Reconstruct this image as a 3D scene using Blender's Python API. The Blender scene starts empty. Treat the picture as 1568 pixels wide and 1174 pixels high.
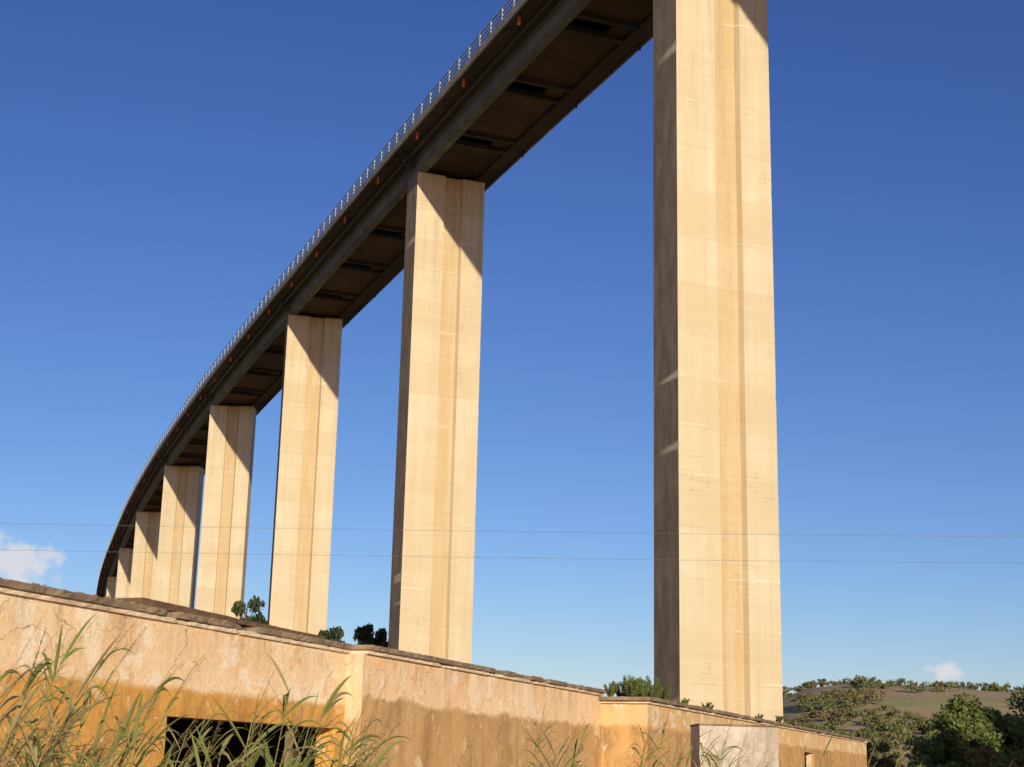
import bpy, math, random
import numpy as np
from mathutils import Matrix, Vector, noise as mnoise
R=random.Random(7); NR=np.random.default_rng(11)
sc=bpy.context.scene
sc.view_settings.view_transform='Standard'; sc.view_settings.look='None'; sc.view_settings.exposure=0
COL=sc.collection

# ---------------------------------------------------------------- helpers
def empty(name,loc=(0,0,0)):
    o=bpy.data.objects.new(name,None); o.location=loc; COL.objects.link(o); return o
def mesh(name,v,f,mats,parent=None,mi=None,smooth=False,loc=None,rotz=None):
    m=bpy.data.meshes.new(name); m.from_pydata([tuple(map(float,p)) for p in v],[],f)
    for a in (mats if isinstance(mats,list) else [mats]): m.materials.append(a)
    if mi is not None: m.polygons.foreach_set('material_index',mi)
    if smooth: m.polygons.foreach_set('use_smooth',[True]*len(f))
    m.update()
    o=bpy.data.objects.new(name,m); COL.objects.link(o)
    if loc is not None: o.location=loc
    if rotz is not None: o.rotation_euler=(0,0,rotz)
    if parent: o.parent=parent
    return o

class NT:
    def __init__(s,name):
        s.m=bpy.data.materials.new(name); s.m.use_nodes=True
        s.t=s.m.node_tree; s.t.nodes.clear()
        s.out=s.n('ShaderNodeOutputMaterial'); s.b=s.n('ShaderNodeBsdfPrincipled')
        s.l(s.b.outputs[0],s.out.inputs[0]); s.b.inputs['Roughness'].default_value=.9
        s.b.inputs['Specular IOR Level'].default_value=.2
        s.tc=s.n('ShaderNodeTexCoord')
    def n(s,k,**kw):
        a=s.t.nodes.new(k)
        for x,y in kw.items(): setattr(a,x,y)
        return a
    def l(s,a,b): s.t.links.new(a,b)
    def setv(s,sock,v):
        if isinstance(v,bpy.types.NodeSocket): s.l(v,sock)
        elif isinstance(v,(tuple,list)) and len(v)==3 and sock.type=='RGBA': sock.default_value=(*v,1)
        else: sock.default_value=v
    def math(s,op,a,b=0.,c=None,clamp=False):
        k=s.n('ShaderNodeMath',operation=op,use_clamp=clamp); s.setv(k.inputs[0],a); s.setv(k.inputs[1],b)
        if c is not None: s.setv(k.inputs[2],c)
        return k.outputs[0]
    def map(s,scale,src=None,loc=(0,0,0)):
        k=s.n('ShaderNodeMapping'); s.l(src or s.tc.outputs['Object'],k.inputs[0]); k.inputs['Scale'].default_value=scale; k.inputs['Location'].default_value=loc
        return k.outputs[0]
    def noise(s,scale,detail=4,rough=.6,vec=None,dist=0):
        k=s.n('ShaderNodeTexNoise'); s.l(vec or s.tc.outputs['Object'],k.inputs['Vector'])
        k.inputs['Scale'].default_value=scale; k.inputs['Detail'].default_value=detail; k.inputs['Roughness'].default_value=rough; k.inputs['Distortion'].default_value=dist
        return k.outputs[0]
    def ramp(s,f,a,b,lo=0.,hi=1.):
        k=s.n('ShaderNodeMapRange'); k.interpolation_type='SMOOTHSTEP'
        s.setv(k.inputs[0],f)
        for i,v in zip((1,2,3,4),(a,b,lo,hi)): s.setv(k.inputs[i],v)
        return k.outputs[0]
    def mix(s,f,a,b,mode='MIX'):
        k=s.n('ShaderNodeMix',data_type='RGBA',blend_type=mode); s.setv(k.inputs[0],f); s.setv(k.inputs[6],a); s.setv(k.inputs[7],b); return k.outputs[2]
    def mul(s,c,f):
        k=s.n('ShaderNodeVectorMath',operation='SCALE'); s.l(c,k.inputs[0]); s.setv(k.inputs[3],f); return k.outputs[0]
    def xyz(s,src=None):
        k=s.n('ShaderNodeSeparateXYZ'); s.l(src or s.tc.outputs['Object'],k.inputs[0]); return k.outputs
    def col(s,c): s.setv(s.b.inputs['Base Color'],c)
    def bump(s,h,strength=.4,dist=.05):
        k=s.n('ShaderNodeBump'); s.l(h,k.inputs['Height']); k.inputs['Strength'].default_value=strength; k.inputs['Distance'].default_value=dist
        s.l(k.outputs[0],s.b.inputs['Normal'])

W=5.6; T=2.5; G0=2.3; G1=3.8
# ---------------------------------------------------------------- materials
def mat_pier():
    s=NT('pier_concrete')
    x,y,z=s.xyz()
    oi=s.n('ShaderNodeObjectInfo').outputs['Random']
    off=s.n('ShaderNodeCombineXYZ'); s.l(s.math('MULTIPLY',oi,70.),off.inputs[0]); s.l(s.math('MULTIPLY',oi,33.),off.inputs[2])
    add=s.n('ShaderNodeVectorMath',operation='ADD'); s.l(s.tc.outputs['Object'],add.inputs[0]); s.l(off.outputs[0],add.inputs[1]); P=add.outputs[0]
    zz=s.math('ADD',s.math('DIVIDE',z,2.45),s.math('MULTIPLY',oi,9.))
    wn=s.n('ShaderNodeTexWhiteNoise',noise_dimensions='1D'); s.l(s.math('FLOOR',zz),wn.inputs['W'])
    fr=s.math('FRACT',zz)
    base=s.mix(s.ramp(s.noise(.35,5,.6,P),.35,.65),(.60,.535,.40),(.55,.475,.34))
    base=s.mix(s.ramp(wn.outputs[0],.0,1.,.0,.6),base,(.52,.425,.275))
    gm=s.math('MULTIPLY',s.ramp(x,G0-.02,G0+.02),s.ramp(x,G1+.02,G1-.02))
    gs=s.ramp(s.noise(1.,4,.6,s.map((1.6,1.6,.13),P)),.35,.62)
    base=s.mix(s.math('MULTIPLY',gm,s.math('ADD',.45,s.math('MULTIPLY',gs,.45))),base,(.49,.36,.195))
    base=s.mix(s.ramp(s.noise(1.,2,.5,s.map((1.1,1.1,.03),P,(4,4,4))),.42,.6,0,.35),base,(.52,.415,.26))
    st=s.ramp(s.noise(1.,6,.65,s.map((3.,3.,.09),P)),.52,.75)
    base=s.mix(s.math('MULTIPLY',st,.25),base,(.30,.22,.14))
    st2=s.ramp(s.noise(1.,6,.65,s.map((4.5,4.5,.12),P,(3,8,2))),.6,.75)
    base=s.mix(s.math('MULTIPLY',st2,.4),base,(.68,.62,.48))
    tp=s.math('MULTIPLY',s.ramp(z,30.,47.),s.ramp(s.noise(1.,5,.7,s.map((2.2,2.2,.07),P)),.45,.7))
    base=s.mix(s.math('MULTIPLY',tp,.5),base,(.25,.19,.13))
    ln=s.math('MULTIPLY',s.ramp(fr,.018,.0),s.ramp(s.noise(.6,3,.6,P),.42,.6))
    base=s.mix(s.math('MULTIPLY',ln,.45),base,(.33,.25,.16))
    ln2=s.math('MULTIPLY',s.ramp(s.math('ABSOLUTE',s.math('SUBTRACT',fr,.06)),.03,.0),s.ramp(s.noise(.45,3,.6,s.map((1,1,3),P)),.54,.64))
    base=s.mix(s.math('MULTIPLY',ln2,.6),base,(.76,.70,.54))
    bd=s.noise(1.,2,.5,s.map((.05,.05,3.),P))
    base=s.mul(base,s.ramp(bd,.3,.7,.975,1.025))
    # horizontal rust ticks where links lie close to the surface
    br=s.n('ShaderNodeTexBrick'); cmb=s.n('ShaderNodeCombineXYZ'); px=s.xyz(P); s.l(px[0],cmb.inputs[0]); s.l(px[2],cmb.inputs[1]); s.l(cmb.outputs[0],br.inputs['Vector'])
    br.offset=0.; br.inputs['Scale'].default_value=1.; br.inputs['Brick Width'].default_value=.9; br.inputs['Row Height'].default_value=.24; br.inputs['Mortar Size'].default_value=.011
    br.inputs['Color1'].default_value=(0,0,0,1);br.inputs['Color2'].default_value=(0,0,0,1);br.inputs['Mortar'].default_value=(1,1,1,1)
    pm=s.ramp(s.noise(.42,1,.4,s.map((1,1,.6),P,(9,3,1))),.645,.69)
    base=s.mix(s.math('MULTIPLY',s.math('MULTIPLY',br.outputs[0],pm),s.ramp(s.noise(2.2,2,.5,P),.48,.56,0,.6)),base,(.20,.13,.07))
    sp=s.ramp(s.noise(2.4,3,.7,P),.72,.76)
    base=s.mix(s.math('MULTIPLY',sp,.4),base,(.25,.18,.11))
    base=s.mul(base,s.ramp(s.noise(14,3,.7,P),.3,.7,.94,1.06))
    flank_shade=s.ramp(x,.012,.002)  # left flank mask: shade of the side turned from the sun, painted into colour
    base=s.mix(s.math('MULTIPLY',flank_shade,.92),base,s.mix(s.ramp(s.noise(1.5,6,.7,s.map((1,1,.3),P)),.35,.68),(.16,.12,.08),(.26,.205,.145)))
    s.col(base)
    h=s.math('ADD',s.math('MULTIPLY',s.noise(5,6,.7,P),.6),s.math('MULTIPLY',s.noise(.9,3,.6,P),.5))
    h=s.math('SUBTRACT',h,s.math('MULTIPLY',sp,.8))
    h=s.math('SUBTRACT',h,s.math('MULTIPLY',s.ramp(fr,.012,.0),.3))
    s.bump(h,.16,.06)
    return s.m
def mat_conc(name,c1,c2,c3,sc1=.5,streak=True,bs=.3):
    s=NT(name)
    b=s.mix(s.ramp(s.noise(sc1,5,.65),.35,.65),c1,c2)
    if streak: b=s.mix(s.ramp(s.noise(1.,5,.65,s.map((2.,2.,.25))),.5,.72,0,.6),b,c3)
    b=s.mul(b,s.ramp(s.noise(12,3,.7),.3,.7,.88,1.1)); s.col(b); s.bump(s.noise(9,5,.7),bs,.03); return s.m
M_pier=mat_pier()
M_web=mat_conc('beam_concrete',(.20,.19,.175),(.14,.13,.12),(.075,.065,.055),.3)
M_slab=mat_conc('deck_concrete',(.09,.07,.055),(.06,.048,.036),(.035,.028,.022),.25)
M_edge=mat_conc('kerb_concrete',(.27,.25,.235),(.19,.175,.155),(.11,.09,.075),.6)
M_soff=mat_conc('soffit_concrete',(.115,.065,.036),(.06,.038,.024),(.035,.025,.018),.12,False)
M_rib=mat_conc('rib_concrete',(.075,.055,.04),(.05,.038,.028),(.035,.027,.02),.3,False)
M_asph=mat_conc('asphalt',(.05,.05,.05),(.04,.04,.04),(.03,.03,.03),1,False)
def mat_simple(name,c,metal=0,rough=.6,var=.15,scale=6):
    s=NT(name); rgb=s.n('ShaderNodeRGB'); rgb.outputs[0].default_value=(*c,1)
    s.col(s.mul(rgb.outputs[0],s.ramp(s.noise(scale,4,.6),.3,.7,1-var,1+var))); s.b.inputs['Metallic'].default_value=metal; s.b.inputs['Roughness'].default_value=rough; return s.m
M_rail=mat_simple('galvanised_steel',(.34,.365,.385),.3,.5)
M_rust=mat_simple('red_oxide_pipe',(.60,.13,.05),0,.8,.3)
M_pipe=mat_simple('dark_pipe',(.05,.045,.04),0,.6)
M_wire=mat_simple('wire_metal',(.14,.14,.15),.0,.6)
M_wood=mat_simple('weathered_wood',(.18,.13,.09),0,.9,.3)

def mat_wall(name,up,up2,lo,lo2,zb,peel=.5,stain=.6,wob=.22):
    s=NT(name); x,y,z=s.xyz()
    zn=s.math('ADD',z,s.math('MULTIPLY',s.math('SUBTRACT',s.noise(1.1,6,.7),.5),wob))
    k=s.ramp(zn,zb-.05,zb+.04)
    U=s.mix(s.ramp(s.noise(.9,6,.65),.35,.65),up,up2)
    U=s.mix(s.ramp(s.noise(1.5,8,.72,None,.5),.52,.57,0,peel),U,(.88,.77,.60))
    U=s.mix(s.ramp(s.noise(1.6,6,.7,s.map((1,1,1),None,(5,2,9)),.4),.58,.66,0,.55),U,lo)
    U=s.mix(s.ramp(s.noise(1.2,6,.7,s.map((1,1,.7),None,(15,2,4)),.4),.52,.74,0,.45),U,(.46,.29,.16))
    L=s.mix(s.ramp(s.noise(1.1,6,.7),.35,.65),lo,lo2)
    L=s.mix(s.ramp(s.noise(1.,6,.7,s.map((2.5,2.5,.4))),.46,.70,0,stain),L,(.28,.15,.06))
    L=s.mix(s.ramp(s.noise(1.1,7,.72,s.map((1,1,.6),None,(8,8,3))),.50,.70,0,stain),L,(.17,.12,.06))
    L=s.mix(s.ramp(s.noise(2.6,6,.7,s.map((1,1,1),None,(1,7,3)),.5),.60,.63,0,.7),L,(.72,.57,.38))
    b=s.mix(k,L,U)
    g=s.math('MULTIPLY',s.ramp(z,2.5,3.1),s.ramp(s.noise(1.,5,.7,s.map((3,3,.35))),.45,.72))
    b=s.mix(s.math('MULTIPLY',g,.5),b,(.26,.16,.09))
    v=s.n('ShaderNodeTexVoronoi',feature='DISTANCE_TO_EDGE'); v.inputs['Scale'].default_value=.9
    nn=s.n('ShaderNodeTexNoise'); s.l(s.tc.outputs['Object'],nn.inputs['Vector']); nn.inputs['Scale'].default_value=2.5
    ad=s.n('ShaderNodeVectorMath',operation='ADD'); s.l(s.tc.outputs['Object'],ad.inputs[0]); s.l(nn.outputs['Color'],ad.inputs[1]); s.l(ad.outputs[0],v.inputs['Vector'])
    ck=s.math('MULTIPLY',s.ramp(v.outputs['Distance'],.012,.0),s.ramp(s.noise(.8,2,.5),.5,.6))
    b=s.mix(s.math('MULTIPLY',ck,.6),b,(.13,.08,.05))
    b=s.mul(b,s.ramp(s.noise(22,4,.7),.3,.7,.9,1.08)); s.col(b)
    h=s.math('ADD',s.noise(30,4,.7),s.math('MULTIPLY',s.noise(4,5,.6),2.)); s.bump(h,.35,.02); return s.m
M_w1=mat_wall('stucco_peach',(.85,.65,.42),(.80,.56,.33),(.70,.38,.10),(.62,.32,.08),2.38,.75,.5)
M_w2=mat_wall('stucco_salmon',(.80,.54,.32),(.84,.61,.39),(.60,.38,.18),(.52,.32,.14),2.50,.6,.5,.4)
M_w3=mat_wall('stucco_orange',(.68,.44,.21),(.72,.50,.28),(.62,.37,.15),(.52,.32,.14),2.5,.65,.55,.4)
M_ret=mat_wall('stucco_cream',(.66,.56,.39),(.62,.49,.31),(.55,.38,.18),(.48,.31,.13),2.2,.4)
M_roof=mat_conc('roof_slab_concrete',(.32,.24,.165),(.20,.145,.10),(.11,.08,.055),2.5,True,.6)
M_felt=mat_conc('roof_felt',(.17,.10,.065),(.13,.08,.05),(.09,.065,.04),2.5,False,.6)
M_lip=mat_conc('eave_render',(.80,.68,.52),(.60,.46,.33),(.28,.19,.12),3.,True,.5)
M_dark=mat_conc('interior_plaster',(.10,.08,.06),(.07,.055,.045),(.05,.04,.03),1,False)
M_post=mat_conc('whitewashed_concrete',(.58,.52,.45),(.42,.36,.30),(.15,.12,.09),1.2,True,.5)

def mat_leaf(name,c1,c2,c3,trans=.25,nsc=.5):
    s=NT(name); g=s.n('ShaderNodeNewGeometry')
    b=s.mix(g.outputs['Random Per Island'],c1,c2)
    b=s.mix(s.ramp(s.noise(nsc,3,.6),.45,.68,0,.75),b,c3); s.col(b)
    s.b.inputs['Roughness'].default_value=.6
    tr=s.n('ShaderNodeBsdfTranslucent'); s.l(b,tr.inputs[0]); mx=s.n('ShaderNodeMixShader'); mx.inputs[0].default_value=trans
    s.l(s.b.outputs[0],mx.inputs[1]); s.l(tr.outputs[0],mx.inputs[2]); s.l(mx.outputs[0],s.out.inputs[0]); return s.m
M_leafA=mat_leaf('foliage_green',(.13,.175,.045),(.21,.25,.08),(.16,.17,.055),.35,.4)
M_leafB=mat_leaf('foliage_autumn',(.20,.19,.06),(.30,.21,.08),(.40,.18,.09),.3)
M_leafC=mat_leaf('foliage_distant',(.12,.15,.06),(.20,.205,.085),(.25,.18,.095),.25,.05)
M_leafD=mat_leaf('foliage_dark_oak',(.035,.05,.02),(.06,.08,.03),(.04,.05,.02),.15)
M_bark=mat_simple('bark',(.14,.10,.07),0,.9,.4,12)
M_reed=mat_leaf('reed_green',(.17,.23,.055),(.30,.33,.10),(.40,.36,.16),.35,.9)
M_reed2=mat_leaf('reed_dry',(.44,.35,.18),(.34,.29,.13),(.50,.40,.22),.3,2)

# ---------------------------------------------------------------- viaduct
PTS=[(76.6,-78,46.6),(58.8,-41.3,46.6),(41.3,-4.4,46.6),(24.4,33,46.6),(8.1,70.9,46.6),(-7.7,109.1,46.6),(-22.9,147.8,46.6),(-38.4,188.5,46.6),(-53.2,229.4,46.5),
     (-67.1,269.8,45.8),(-80.3,310.8,44.8),(-93.1,351.8,43.7),(-105.0,393,42.5),(-116.0,434.6,41.2),(-126,477,39.8),(-134.5,520,38.4)]
PV=[Vector(p) for p in PTS]
def cr(i,t):
    a,b,c,d=PV[i-1],PV[i],PV[i+1],PV[i+2]
    return .5*((2*b)+(c-a)*t+(2*a-5*b+4*c-d)*t*t+(3*b-a-3*c+d)*t**3)
NS=21
ST=[]
for i in range(1,len(PV)-2):
    for k in range(NS): ST.append(cr(i,k/NS))
ST.append(PV[-2].copy())
FR=[]
for i,p in enumerate(ST):
    t=(ST[min(i+1,len(ST)-1)]-ST[max(i-1,0)]); t.z=0; t.normalize()
    FR.append((p,t,Vector((t.y,-t.x,0))))
VIA=empty('highway_viaduct')
def at(i,u,z,a=0.):
    p,t,r=FR[i]; return p+r*u+Vector((0,0,z))+t*a
def sweep(name,prof,mat,i0=0,i1=None,jit=0):
    i1=len(FR)-1 if i1 is None else i1; n=len(prof); v=[];f=[]
    for i in range(i0,i1+1):
        for (u,z) in prof: v.append(at(i,u,z)+Vector((0,0,R.uniform(-jit,jit))))
    for k in range(i1-i0):
        for j in range(n):
            a=k*n+j;b=k*n+(j+1)%n; f.append((a,b,b+n,a+n))
    f.append(tuple(range(n-1,-1,-1))); f.append(tuple(range((i1-i0)*n,(i1-i0)*n+n)))
    return mesh(name,v,f,mat,VIA)
C=1.9
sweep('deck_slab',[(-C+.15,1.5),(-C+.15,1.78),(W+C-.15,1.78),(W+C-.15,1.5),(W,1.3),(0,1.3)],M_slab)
sweep('road_surface',[(-C+.6,1.784),(-C+.6,1.80),(W+C-.6,1.80),(W+C-.6,1.784)],M_asph)
sweep('kerb_left',[(-C,1.38),(-C,1.95),(-C+.148,1.95),(-C+.148,1.38)],M_edge,jit=.01)
sweep('kerb_right',[(W+C-.148,1.38),(W+C-.148,1.95),(W+C,1.95),(W+C,1.38)],M_edge,jit=.01)
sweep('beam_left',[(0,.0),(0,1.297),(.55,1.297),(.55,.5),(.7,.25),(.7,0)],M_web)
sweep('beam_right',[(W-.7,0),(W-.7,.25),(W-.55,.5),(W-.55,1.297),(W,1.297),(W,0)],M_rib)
sweep('service_pipe',[(-.75+.11*math.cos(a),1.02+.11*math.sin(a)) for a in [k*math.pi/3 for k in range(6)]],M_pipe)
def box(v,f,p,t,r,du,dt,z0,z1):
    b=len(v)
    for z in (z0,z1):
        for su,stt in ((-1,-1),(1,-1),(1,1),(-1,1)): v.append(p+r*(su*du)+t*(stt*dt)+Vector((0,0,z)))
    f+= [(b,b+3,b+2,b+1),(b+4,b+5,b+6,b+7),(b,b+1,b+5,b+4),(b+1,b+2,b+6,b+5),(b+2,b+3,b+7,b+6),(b+3,b,b+4,b+7)]
v=[];f=[];v3=[];f3=[]
for i in range(0,len(FR)-1):
    m=i%NS
    p,t,r=FR[i]; L=(ST[i+1]-ST[i]).length
    q=(ST[i]+ST[i+1])/2
    if (m%5 in (0,1,3,4)) or m in (20,19):
        box(v,f,q+r*(W/2),t,r,W/2-.71,L/2-.002,.34,.56)
    else:
        box(v,f,q+r*(W-1.35),t,r,.63,L/2-.002,.34,.56)
    if m%5 in (2,3): box(v3,f3,p+r*(W/2),t,r,W/2-.705,.17,.05,.42)
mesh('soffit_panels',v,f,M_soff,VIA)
mesh('transverse_ribs',v3,f3,M_rib,VIA)
v=[];f=[]
for i in range(0,len(FR)-1):
    if i%NS%5==2:
        p,t,r=FR[i]; box(v,f,p+r*(W/2)+t*1.0,t,r,W/2-.56,.18,.6,1.295)
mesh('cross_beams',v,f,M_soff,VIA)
v=[];f=[]
for i in range(len(FR)-1):
    p,t,r=FR[i]
    for side in (-C+.075,W+C-.075):
        box(v,f,p+r*side,t,r,.05,.07,1.95,2.85)
        q=(ST[i]+ST[i+1])/2; L=(ST[i+1]-ST[i]).length
        tt=(ST[i+1]-ST[i]); tt.z=0; tt.normalize(); rr=Vector((tt.y,-tt.x,0))
        for z0,z1 in ((2.852,2.95),(2.50,2.56),(2.2,2.26)): box(v,f,q+rr*side,tt,rr,.035,L/2+.01,z0,z1)
mesh('railing',v,f,M_rail,VIA)
v=[];f=[];v2=[];f2=[]
for i in range(2,len(FR)-1):
    p,t,r=FR[i]
    if i%5==2:
        box(v,f,p+r*(-C+.45),t,r,.07,.07,.84,1.50)
        box(v2,f2,p+r*(W+C-.32),t,r,.05,.05,.95,1.50)
    if i%2==0: box(v2,f2,p+r*(-.75),t,r,.03,.04,1.13,1.36)
    if i%NS==0:
        box(v2,f2,p+r*(-.45)+t*.6,t,r,.44,.12,.5,.75)
        box(v2,f2,p+r*(-.9)+t*.5,t,r,.12,.5,.75,1.3)
mesh('drain_spouts',v,f,M_rust,VIA); mesh('pipe_hangers',v2,f2,M_pipe,VIA)

YAW={6:8,7:20,8:25,9:26,10:26,11:26,12:26,13:26,14:26}
def pier(idx,name):
    i=(idx-1)*NS; p,t,r=FR[i]
    prof=[(0,0),(G0,0),(G0+.03,.26),(G1-.16,.26),(G1,0),(W,0),(W,T),(G1,T),(G1-.16,T-.26),(G0+.03,T-.26),(G0,T),(0,T)]
    H=p.z-.012; v=[];f=[]; n=len(prof)
    zs=[-.5]; 
    while zs[-1]<H-1.0: zs.append(zs[-1]+R.uniform(.2,.5))
    zs[-1]=H
    corner={0,5}
    for z in zs:
        for j,(u,w) in enumerate(prof):
            uu=u; ww=w
            if j in corner:
                c=abs(R.gauss(0,.003))
                if R.random()<.035: c=R.uniform(.02,.05)
                uu+= c*(1 if u<W/2 else -1)*.5
            v.append((uu,ww,z))
    for k in range(len(zs)-1):
        for j in range(n):
            a=k*n+j;b=k*n+(j+1)%n; f.append((a,b,b+n,a+n))
    f.append(tuple(range(n-1,-1,-1))); f.append(tuple(range((len(zs)-1)*n,len(zs)*n)))
    ya=math.radians(-YAW.get(idx,0)); a=math.atan2(r.y,r.x)
    c0=Vector((W/2*math.cos(a)-T/2*math.sin(a),W/2*math.sin(a)+T/2*math.cos(a)))
    a2=a+ya; c1=Vector((W/2*math.cos(a2)-T/2*math.sin(a2),W/2*math.sin(a2)+T/2*math.cos(a2)))
    return mesh(name,v,f,M_pier,VIA,loc=(p.x+c0.x-c1.x,p.y+c0.y-c1.y,0),rotz=a2)
for k in range(1,len(PV)-1): pier(k,'pier_%d'%k)

# ---------------------------------------------------------------- derelict building
B=empty('derelict_farm_building')
O=Vector((-4.6,13.8,0)); D=Vector((.3586,.9335,0)); N=Vector((.9335,-.3586,0))
def bp(t,n,z): return O+D*t+N*n+Vector((0,0,z))
def bbox(name,t0,t1,n0,n1,z0,z1,mat,par=B):
    v=[bp(t,n,z) for z in (z0,z1) for t,n in ((t0,n0),(t1,n0),(t1,n1),(t0,n1))]
    f=[(0,1,2,3),(7,6,5,4),(0,4,5,1),(1,5,6,2),(2,6,7,3),(3,7,4,0)]
    return mesh(name,v,f,mat,par)
def rough_slab(name,t0,t1,n0,n1,z0,z1,mat,step=.09,j=.02,chip=.1,seed=0,zfun=None):
    rr=random.Random(seed); k=max(2,int((t1-t0)/step)); v=[];f=[]
    prof=[(n0,z0),(n1,z0),(n1,(z0+z1)/2),(n1,z1),(n1-.12,z1),(n0,z1)]
    n=len(prof)
    for a in range(k+1):
        t=t0+(t1-t0)*a/k
        nz=mnoise.noise(Vector((t*1.3,seed*3.1,0)))+.5*mnoise.noise(Vector((t*5.1,seed,2)))
        nb=mnoise.noise(Vector((t*1.9,seed*1.7,9)))
        bite=1 if nb>.48 else 0
        ch=max(0,nz-.25)*chip*1.6+bite*chip*.5
        zt=(zfun(t) if zfun else 0)
        for q,(nn,z) in enumerate(prof):
            dn=0;dz=0
            if q in (1,2,3): dn=rr.uniform(-j,j)-ch*(1,.8,1.3)[q-1]
            if q in (3,4): dz=rr.uniform(-j,j)*.4 - ch*.25
            if q==1: dz=rr.uniform(-j,j)*.25
            v.append(bp(t,nn+dn,z+dz+(zt if q in(3,4,5) else 0)))
    for a in range(k):
        for q in range(n):
            x=a*n+q;y=a*n+(q+1)%n; f.append((x,x+n,y+n,y))
    f.append(tuple(range(n))); f.append(tuple(range(k*n+n-1,k*n-1,-1)))
    return mesh(name,v,f,mat,B)
TH=.28; ZT=3.07
bbox('wall_near',-9,2.80,-TH,0,0,ZT,M_w1)
bbox('wall_above_window',2.80,6.72,-TH,0,2.09,ZT,M_w1)
bbox('wall_below_window',2.80,6.72,-TH,0,0,.95,M_w1)
bbox('wall_beside_window',6.72,6.95,-TH,0,0,ZT,M_w1)
bbox('window_frame_jamb',2.81,2.87,-.2,-.12,.96,2.08,M_wood)
bbox('window_mullion',5.75,5.81,-.2,-.12,.96,2.08,M_wood)
bbox('window_sill',2.75,6.74,.002,.09,.88,.95,M_lip)
bbox('return_wall_a',6.952,6.968,-TH,.24,0,ZT,M_ret)
bbox('wall_middle',6.97,17.5,-.05,.238,0,ZT,M_w2)
Z3=2.93
bbox('return_wall_b',17.502,17.8,-.1,1.17,0,Z3,M_w3)
a0,a1=34.6,36.2
bbox('wall_far_a',17.802,a0,.87,1.168,0,Z3,M_w3)
bbox('wall_far_over_window',a0,a1,.87,1.168,2.35,Z3,M_w3)
bbox('wall_far_under_window',a0,a1,.87,1.168,0,1.2,M_w3)
bbox('wall_far_b',a1,47.5,.87,1.168,0,Z3,M_w3)
bbox('small_window_frame',a0+.01,a0+.1,.95,1.1,1.21,2.34,M_lip)
bbox('small_window_frame_b',a1-.1,a1-.01,.95,1.1,1.21,2.34,M_lip)
bbox('small_window_bar',a0+.11,a1-.11,1.0,1.04,1.75,1.82,M_wood)
bbox('end_wall',47.502,47.8,-6,1.17,0,Z3,M_w3)
bbox('back_wall',-9,47.5,-6.28,-6.0,0,Z3-.01,M_w2)
bbox('near_end_wall',-9.3,-9.002,-6.28,0,0,ZT-.01,M_w1)
bbox('partition_wall',12,12.2,-5.99,-.06,0,2.9,M_dark)
bbox('floor_slab',-8.9,47.4,-5.9,-.3,.01,.08,M_dark)
rough_slab('eave_near',-9,7.0,-6.2,.04,ZT+.002,ZT+.05,M_lip,seed=1,j=.005,chip=.04)
rough_slab('roof_slab_near',-9,6.93,-6.3,.07,ZT+.053,ZT+.12,M_roof,seed=2,j=.008,chip=.08)
rough_slab('roof_felt_upstand',2.15,6.2,-3,.02,ZT+.122,ZT+.205,M_felt,seed=3,j=.004,chip=.03,zfun=lambda t:-.05*(t-2.15)/4)
rough_slab('eave_middle',7.0,17.5,-6.2,.29,ZT+.002,ZT+.05,M_lip,seed=4,j=.005,chip=.05)
rough_slab('roof_slab_middle',6.95,17.62,-6.3,.33,ZT+.053,ZT+.118,M_roof,seed=5,j=.007,chip=.07)
rough_slab('eave_far',17.42,47.8,-6.2,1.22,Z3+.002,Z3+.055,M_lip,seed=6,j=.008,chip=.06,step=.2)
rough_slab('roof_slab_far',17.3,47.95,-6.3,1.29,Z3+.058,Z3+.125,M_roof,seed=7,j=.01,chip=.1,step=.2)
v=[];f=[]
def rock(c,s,rr):
    b=len(v); ax=[Vector((rr.uniform(.5,1.4),0,0)),Vector((0,rr.uniform(.5,1.4),0)),Vector((0,0,rr.uniform(.2,.5)))]
    q=Matrix.Rotation(rr.uniform(0,6),3,'Z')@Matrix.Rotation(rr.uniform(-.3,.3),3,'X')
    for sz in (-1,1):
        for sx,sy in ((-1,-1),(1,-1),(1,1),(-1,1)):
            p=ax[0]*sx*rr.uniform(.5,1)+ax[1]*sy*rr.uniform(.5,1)+ax[2]*sz*rr.uniform(.5,1); v.append(c+(q@p)*s)
    f.extend([(b,b+3,b+2,b+1),(b+4,b+5,b+6,b+7),(b,b+1,b+5,b+4),(b+1,b+2,b+6,b+5),(b+2,b+3,b+7,b+6),(b+3,b,b+4,b+7)])
for k in range(260):
    u=R.random()
    if u<.5: t=R.uniform(-.9,2.2); n=R.uniform(-.35,.03); s=R.uniform(.012,.05)
    elif u<.66: t=R.uniform(6.0,7.2); n=R.uniform(-.3,.0); s=R.uniform(.012,.04)
    elif u<.8: t=R.uniform(7,17.5); n=R.uniform(-.2,.25); s=R.uniform(.006,.018)
    else: t=R.uniform(17.5,47); n=R.uniform(.6,1.2); s=R.uniform(.012,.03)
    zz=ZT+.12 if t<17.5 else Z3+.12
    rock(bp(t,n,zz+s*.2),s,R)
mesh('roof_rubble',v,f,M_roof,B)

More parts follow.
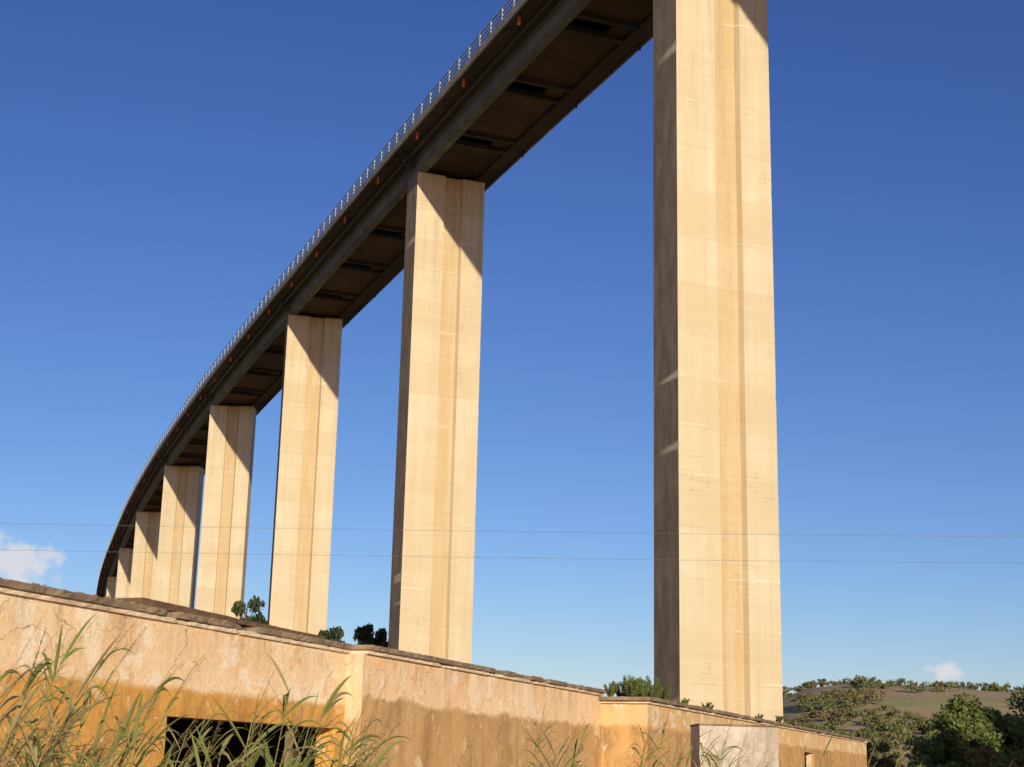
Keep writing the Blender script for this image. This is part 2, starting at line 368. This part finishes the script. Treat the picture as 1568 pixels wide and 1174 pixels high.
PB=empty('concrete_gate_pillar')
def rbox(name,cx,cy,w,d,z0,z1,rz,mat,par,j=.012,seed=1):
    rr=random.Random(seed); v=[];f=[]; nz=max(2,int((z1-z0)/.12))
    per=[(-w/2,-d/2),(-w/6,-d/2),(w/6,-d/2),(w/2,-d/2),(w/2,0),(w/2,d/2),(0,d/2),(-w/2,d/2),(-w/2,0)]
    n=len(per)
    for k in range(nz+1):
        for (x,y) in per: v.append((x+rr.uniform(-j,j),y+rr.uniform(-j,j),z0+(z1-z0)*k/nz))
    for k in range(nz):
        for q in range(n): a=k*n+q;b=k*n+(q+1)%n; f.append((a,b,b+n,a+n))
    f.append(tuple(range(n-1,-1,-1))); f.append(tuple(range(nz*n,nz*n+n)))
    return mesh(name,v,f,mat,par,loc=(cx,cy,0),rotz=rz)
rbox('shaft',3.13,21,1.06,.7,0,2.25,.05,M_post,PB,j=.006)
rbox('cap',3.13,21,1.075,.715,2.253,2.28,.05,M_roof,PB,seed=3,j=.006)
rbox('plinth',3.13,21,1.2,.9,-.05,.25,.05,M_post,PB,seed=4)

# ---------------------------------------------------------------- ground & hill
def ss(a,b,x):
    t=max(0,min(1,(x-a)/(b-a))); return t*t*(3-2*t)
def gh(x,y):
    h=21.3*ss(20,74,x-(y-340)*.15)*ss(140,345,y)
    h+= 1.6*mnoise.noise(Vector((x*.012,y*.012,0)))*ss(120,250,y)
    h+= .5*mnoise.noise(Vector((x*.05,y*.05,3)))*ss(90,200,y)
    return h
def axis(lo,hi,dense0,dense1,ds,cs):
    a=[];x=lo
    while x<hi:
        a.append(x); x+= ds if dense0<=x<dense1 else cs
    a.append(hi); return a
xs=axis(-3000,3000,-160,260,7,120); ys=axis(-600,5000,0,520,7,160)
v=[(x,y,gh(x,y)) for y in ys for x in xs]; nx=len(xs)
f=[(j*nx+i,j*nx+i+1,(j+1)*nx+i+1,(j+1)*nx+i) for j in range(len(ys)-1) for i in range(nx-1)]
s=NT('dry_grassland')
b=s.mix(s.ramp(s.noise(.025,6,.65),.42,.6),(.46,.32,.19),(.33,.32,.14))
b=s.mix(s.ramp(s.noise(.15,5,.7),.45,.65,0,.7),b,(.22,.25,.09))
b=s.mul(b,s.ramp(s.noise(3.,5,.7),.3,.7,.8,1.2)); s.col(b); s.bump(s.noise(2,6,.7),.2,.08)
mesh('ground',v,f,s.m,smooth=True)

# ---------------------------------------------------------------- trees
def leaves(cen,rad,n,size,asp=.55):
    cen=np.asarray(cen,float); rad=np.asarray(rad,float)
    if rad.ndim==1: rad=np.repeat(rad[:,None],3,1)
    k=len(cen); idx=np.repeat(np.arange(k),n); m=k*n
    d=NR.normal(size=(m,3)); d/=np.linalg.norm(d,axis=1)[:,None]
    r=NR.random(m)**.45
    p=cen[idx]+d*r[:,None]*rad[idx]
    a=NR.normal(size=(m,3)); a/=np.linalg.norm(a,axis=1)[:,None]
    c=NR.normal(size=(m,3)); b=np.cross(a,c); b/=np.linalg.norm(b,axis=1)[:,None]
    s=size*(.6+.8*NR.random(m))[:,None]
    return np.stack([p-a*s,p+b*s*asp,p+a*s,p-b*s*asp],1).reshape(-1,3)
def tube(v,f,pts,rads,n=6):
    b=len(v)
    for i,p in enumerate(pts):
        d=(pts[min(i+1,len(pts)-1)]-pts[max(i-1,0)]).normalized()
        a=d.cross(Vector((.3,.9,.1))).normalized(); c=d.cross(a)
        for k in range(n):
            an=2*math.pi*k/n; v.append(p+(a*math.cos(an)+c*math.sin(an))*rads[i])
    for i in range(len(pts)-1):
        for k in range(n):
            x=b+i*n+k;y=b+i*n+(k+1)%n; f.append((x,y,y+n,x+n))
def tree(name,x,y,h,cr_,leafmat,seed,dens=1.,z0=None,ls=.13,low=.5,spread=1.):
    rr=random.Random(seed); z0=gh(x,y) if z0 is None else z0
    v=[];f=[];cen=[];rad=[]
    base=Vector((x,y,z0-.2)); th=h*low
    tp=[base+Vector((rr.uniform(-.15,.15)*k,rr.uniform(-.15,.15)*k,th*k/4)) for k in range(5)]
    tube(v,f,tp,[h*.028*(1-.13*k) for k in range(5)],8)
    nl=int(11+h*.6)
    for q in range(nl):
        k=rr.uniform(1.3,4); i=min(3,int(k)); s0=tp[i].lerp(tp[i+1],k-i) if i<4 else tp[4]
        an=q*2.4+rr.uniform(-.4,.4); el=rr.uniform(.15,1.3)
        L=cr_*rr.uniform(.65,1.05)*(1 if el<.8 else 1.1)
        dv=Vector((math.cos(an)*math.cos(el),math.sin(an)*math.cos(el),math.sin(el)))
        e=s0+dv*L+Vector((0,0,h*.07)); mid=s0.lerp(e,.5)+Vector((rr.uniform(-.3,.3),rr.uniform(-.3,.3),.1))
        tube(v,f,[s0,mid,e],[h*.012,h*.008,h*.003],5)
        for w in range(6):
            c=s0.lerp(e,rr.uniform(.4,1.1))+Vector((rr.gauss(0,.2),rr.gauss(0,.2),rr.gauss(0,.17)))*cr_*spread
            cen.append(c); g=cr_*rr.uniform(.13,.27); rad.append((g*1.15,g*1.15,g*.85))
            tube(v,f,[mid,c],[h*.004,h*.0015],4)
    nb=len(f); lv=leaves(cen,rad,int(110*dens),ls)
    top=float(np.percentile(lv[:,2],99.7)); k=h/(top-z0)
    lv[:,2]=z0+(lv[:,2]-z0)*k; v=[Vector((p.x,p.y,z0+(p.z-z0)*k)) for p in v]
    o=len(v); m=len(lv)//4
    f+= [(o+4*i,o+4*i+1,o+4*i+2,o+4*i+3) for i in range(m)]
    v=[tuple(p) for p in v]+lv.tolist()
    return mesh(name,v,f,[M_bark,leafmat],mi=[0]*nb+[1]*m)
tree('deciduous_tree',28.6,92,6.4,3.4,M_leafA,1,2.1,z0=0,ls=.15,low=.4)
tree('deciduous_tree',33.4,96,6.9,4.0,M_leafA,2,2.1,z0=0,ls=.15,low=.4)
tree('deciduous_tree',25.6,88,4.3,2.3,M_leafA,3,1.9,z0=0,ls=.12,low=.35)
tree('autumn_tree',22.9,97,3.9,2.0,M_leafB,4,1.7,z0=0,ls=.12,low=.4)
tree('autumn_tree',20.6,90,2.7,1.6,M_leafB,5,1.6,z0=0,ls=.11,low=.35)
tree('deciduous_tree',29.5,82,4.5,2.9,M_leafA,13,1.9,z0=0,ls=.13,low=.35)
tree('autumn_tree',25.3,80,3.3,2.0,M_leafB,14,1.8,z0=0,ls=.12,low=.3)
tree('deciduous_tree',22.0,80,2.7,1.6,M_leafA,15,1.6,z0=0,ls=.11,low=.3)
tree('oak_tree',-19.9,120,14.1,2.1,M_leafD,7,1.5,ls=.16,spread=1.5)
tree('oak_tree',-15.4,132,13.1,2.3,M_leafD,8,1.5,ls=.16,spread=1.5)
tree('oak_tree',-11.3,130,13.4,2.8,M_leafD,9,1.6,ls=.16,spread=1.4)
cen=[];rad=[];v=[];f=[]
for k in range(900):
    y=R.uniform(125,366); x=R.uniform(.15,.40)*y
    if mnoise.noise(Vector((x*.03,y*.03,7)))<.04 and y<340: continue
    g=gh(x,y); hh=R.uniform(.9,2.8)
    tube(v,f,[Vector((x,y,g-.3)),Vector((x,y,g+hh*.6))],[.14,.07],4)
    for w in range(6):
        cen.append((x+R.gauss(0,.42)*hh,y+R.gauss(0,.42)*hh,g+hh*R.uniform(.2,.8))); q=hh*R.uniform(.2,.36); rad.append((q*1.2,q*1.2,q*.7))
nb=len(f); lv=leaves(cen,rad,42,.24); o=len(v); m=len(lv)//4
f+=[(o+4*i,o+4*i+1,o+4*i+2,o+4*i+3) for i in range(m)]
mesh('hillside_trees',[tuple(p) for p in v]+lv.tolist(),f,[M_bark,M_leafC],mi=[0]*nb+[1]*m)

# ---------------------------------------------------------------- reeds
def reeds(name,specs,seed):
    rr=random.Random(seed); v=[];f=[];mi=[]
    def strip(pts,w,side,m):
        b=len(v); n=len(pts)
        for i,p in enumerate(pts):
            k=i/(n-1); ww=w*(.5+1.4*k if k<.3 else .92*(1-((k-.3)/.7)**1.6)+.02)
            fold=Vector((0,0,ww*.35)); v.extend([p-side*ww+fold,p,p+side*ww+fold])
        for i in range(n-1):
            for q in (0,1): f.append((b+i*3+q,b+i*3+q+1,b+i*3+q+4,b+i*3+q+3)); mi.append(m)
    for (x,y,h,lean) in specs:
        dry=rr.random()<.2; az=rr.gauss(0,.45); lean=lean*rr.uniform(.5,1.4)
        ld=Vector((math.cos(az),math.sin(az),0))
        pts=[Vector((x,y,-.05))+ld*(lean*h*(k/7)**2.2)+Vector((0,0,h*k/7*(1-.12*lean*(k/7)**2))) for k in range(8)]
        nf=len(f); tube(v,f,pts,[.006-.0006*k for k in range(8)],4); mi.extend([1 if dry else 0]*(len(f)-nf))
        nl=rr.randint(8,12)
        for q in range(nl):
            k=rr.uniform(3.0,7) if q>2 else rr.uniform(6,7); i=min(6,int(k)); s0=pts[i].lerp(pts[i+1],k-i)
            a=rr.gauss(0,.55) if rr.random()<.72 else math.pi+rr.gauss(0,.8)
            dv=Vector((math.cos(a),math.sin(a)*.9,0)); L=rr.uniform(.20,.42)*(.75 if k>6.2 else 1)
            up=rr.uniform(.7,1.5); dr=rr.uniform(.15,.9)
            if rr.random()<.2: dr=rr.uniform(1.2,1.8)
            lp=[s0+dv*(L*(j/7)*.62)+Vector((0,0,L*(up*(j/7)-dr*(j/7)**2.6*.8)*.8)) for j in range(8)]
            side=Vector((-dv.y,dv.x,rr.uniform(-.9,.9))).normalized()
            strip(lp,rr.uniform(.006,.013),side,1 if (dry or rr.random()<.15) else 0)
        if rr.random()<.65:
            tip=pts[-1]; td=(pts[-1]-pts[-2]).normalized()
            for q in range(60):
                s0=tip+td*(-.12+.32*q/60)+ld*(.05*(q/60)**2); dd=(td*1.0+ld*.5+Vector((rr.gauss(0,.22),rr.gauss(0,.22),rr.gauss(0,.18)))).normalized(); L=rr.uniform(.03,.08)*(1.2-q/65)
                strip([s0,s0+dd*L*.5,s0+dd*L+Vector((0,0,-L*.3))],.0022,Vector((-dd.y,dd.x,.2)).normalized(),1)
    return mesh(name,v,f,[M_reed,M_reed2],mi=mi)
def cl(n,x0,x1,y0,y1,h0,h1,lean): return [(R.uniform(x0,x1),R.uniform(y0,y1),R.uniform(h0,h1),lean) for _ in range(n)]
reeds('reed_clump',cl(42,-2.35,-1.55,5.4,7.2,1.5,1.95,.2)+cl(7,-2.25,-1.9,5.6,6.4,1.95,2.15,.24)+cl(22,-2.7,-2.2,5.6,7.4,1.55,1.95,.2),1)
reeds('reed_clump',cl(20,-1.30,-.98,5.6,7.2,1.5,1.80,.13)+cl(5,-1.22,-.95,5.8,6.8,1.82,1.98,.12)+cl(12,-.86,-.66,5.6,6.8,1.5,1.86,.1),2)
reeds('reed_clump',cl(14,-1.65,-1.25,5.4,7,1.4,1.56,.2),3)
reeds('reed_clump',cl(8,-.7,-.3,6,8,1.4,1.58,.2),4)
reeds('reed_clump',cl(12,-.1,.5,9,12,1.55,1.9,.12),5)
reeds('reed_clump',cl(22,.85,1.5,10,13,1.55,2.05,.10),6)
reeds('reed_clump',cl(12,1.6,3.2,12,15,1.5,1.85,.15),7)
reeds('reed_clump',cl(12,2.5,5.5,15,19,1.4,1.8,.15),8)

def weeds(name,spots,seed):
    rr=random.Random(seed); v=[];f=[];cen=[];rad=[]
    for (x,y,z,h) in spots:
        for q in range(9):
            e=Vector((x+rr.gauss(0,.35)*h,y+rr.gauss(0,.35)*h,z+h*rr.uniform(.5,1))); tube(v,f,[Vector((x,y,z-.02)),Vector((x,y,z)).lerp(e,.5)+Vector((rr.uniform(-.04,.04),0,0)),e],[.007,.005,.003],4)
            for w in (.35,.6,.8,1): 
                c=Vector((x,y,z)).lerp(e,w); cen.append(c); g=h*.10; rad.append((g,g,g*1.4))
    nb=len(f); lv=leaves(cen,rad,30,.026,.25); o=len(v); m=len(lv)//4
    f+=[(o+4*i,o+4*i+1,o+4*i+2,o+4*i+3) for i in range(m)]
    mesh(name,[tuple(p) for p in v]+lv.tolist(),f,[M_bark,M_leafA],mi=[0]*nb+[1]*m)
sp=[]
for k in range(18):
    p=bp(R.uniform(17.6,20.2),R.uniform(.2,1.05),Z3+.12); sp.append((p.x,p.y,p.z,R.uniform(.2,.48)))
for k in range(7):
    t=R.uniform(20,44); p=bp(t,R.uniform(.8,1.15),Z3+.12); sp.append((p.x,p.y,p.z,R.uniform(.10,.2)))
weeds('roof_weeds',sp,4)

# ---------------------------------------------------------------- power line
PL=empty('overhead_power_line')
def wire(name,xa,za,xb,zb,y,sag):
    v=[];f=[];pts=[]
    for k in range(61):
        t=k/60; pts.append(Vector((xa+(xb-xa)*t,y,za+(zb-za)*t-sag*4*t*(1-t))))
    tube(v,f,pts,[.0055]*61,5); mesh(name,v,f,M_wire,PL)
wire('wire_upper',-42,9.25,42,10.1,50,.3)
wire('wire_lower',-42,8.45,42,9.3,50.6,.3)
for nm,px,hz in (('pole_left',-42,9.9),('pole_right',42,10.7)):
    v=[];f=[]; tube(v,f,[Vector((px,50.3,-.3)),Vector((px,50.3,hz*.5)),Vector((px,50.3,hz))],[.16,.13,.10],10)
    f.append(tuple(range(20,30)))
    box(v,f,Vector((px,50.3,hz-.6)),Vector((0,1,0)),Vector((1,0,0)),.05,.9,0,.1)
    mesh(nm,v,f,M_wood,PL)

# ---------------------------------------------------------------- light, sky, camera
EL=math.radians(12); al=math.radians(9.0)
sx=.37*math.cos(al)-.93*math.sin(al); sy=-.93*math.cos(al)-.37*math.sin(al)
nrm=math.hypot(sx,sy); sx/=nrm; sy/=nrm
S=Vector((sx*math.cos(EL),sy*math.cos(EL),math.sin(EL))).normalized()
sun=bpy.data.lights.new('sun','SUN'); sun.energy=5.0; sun.angle=math.radians(.5); sun.color=(1,.85,.62)
so=bpy.data.objects.new('sun',sun); COL.objects.link(so); so.rotation_euler=S.to_track_quat('Z','Y').to_euler()
w=bpy.data.worlds.new('World'); sc.world=w; w.use_nodes=True; nt=w.node_tree; nt.nodes.clear()
out=nt.nodes.new('ShaderNodeOutputWorld'); bg=nt.nodes.new('ShaderNodeBackground'); nt.links.new(bg.outputs[0],out.inputs[0])
sky=nt.nodes.new('ShaderNodeTexSky'); sky.sky_type='NISHITA'; sky.sun_disc=False; sky.sun_elevation=EL; sky.sun_rotation=math.atan2(sx,sy)
sky.altitude=300; sky.air_density=1.; sky.dust_density=.3; sky.ozone_density=3.
bg.inputs[1].default_value=.12
tc=nt.nodes.new('ShaderNodeTexCoord')
def wm(op,a,b=None,c=None,vec=False):
    k=nt.nodes.new('ShaderNodeVectorMath' if vec else 'ShaderNodeMath'); k.operation=op
    for i,x in enumerate((a,b,c)):
        if x is None: continue
        if isinstance(x,bpy.types.NodeSocket): nt.links.new(x,k.inputs[i])
        else: k.inputs[i].default_value=x
    return k
sep=nt.nodes.new('ShaderNodeSeparateColor'); nt.links.new(sky.outputs[0],sep.inputs[0]); cmb=nt.nodes.new('ShaderNodeCombineColor')
for i,(g,k) in enumerate(((1.42,.46),(1.36,.43),(1.14,.77))):
    nt.links.new(wm('MULTIPLY',wm('POWER',sep.outputs[i],g).outputs[0],k).outputs[0],cmb.inputs[i])
def cloud(c,scl,nscale):
    d=wm('SUBTRACT',tc.outputs['Generated'],c,vec=True); d=wm('MULTIPLY',d.outputs[0],scl,vec=True); L=wm('LENGTH',d.outputs[0],vec=True)
    no=nt.nodes.new('ShaderNodeTexNoise'); nt.links.new(tc.outputs['Generated'],no.inputs['Vector']); no.inputs['Scale'].default_value=nscale; no.inputs['Detail'].default_value=7; no.inputs['Roughness'].default_value=.6
    a=wm('SUBTRACT',1.,L.outputs['Value']); b=wm('MULTIPLY_ADD',wm('SUBTRACT',no.outputs[0],.5).outputs[0],2.2,a.outputs[0])
    r=nt.nodes.new('ShaderNodeMapRange'); r.interpolation_type='SMOOTHSTEP'; nt.links.new(b.outputs[0],r.inputs[0]); r.inputs[1].default_value=.0; r.inputs[2].default_value=.75; r.inputs[4].default_value=.85
    return r.outputs[0]
c1=cloud((-.312,.945,.121),(28,28,62),70); c2=cloud((.2777,.9585,.0675),(80,80,130),110)
mk=wm('MAXIMUM',c1,c2)
mx=nt.nodes.new('ShaderNodeMix'); mx.data_type='RGBA'; nt.links.new(mk.outputs[0],mx.inputs[0]); nt.links.new(cmb.outputs[0],mx.inputs[6]); mx.inputs[7].default_value=(6.2,6.1,6.2,1)
nt.links.new(mx.outputs[2],bg.inputs[0])

cam=bpy.data.cameras.new('camera'); cam.sensor_width=36; cam.lens=36*2300/1568; cam.clip_end=9000; cam.clip_start=.05
co=bpy.data.objects.new('camera',cam); COL.objects.link(co)
co.matrix_world=Matrix.Translation((0,0,1.6))@Matrix.Rotation(math.radians(90+14.46),4,'X')@Matrix.Rotation(math.radians(1.32),4,'Z')
sc.camera=co
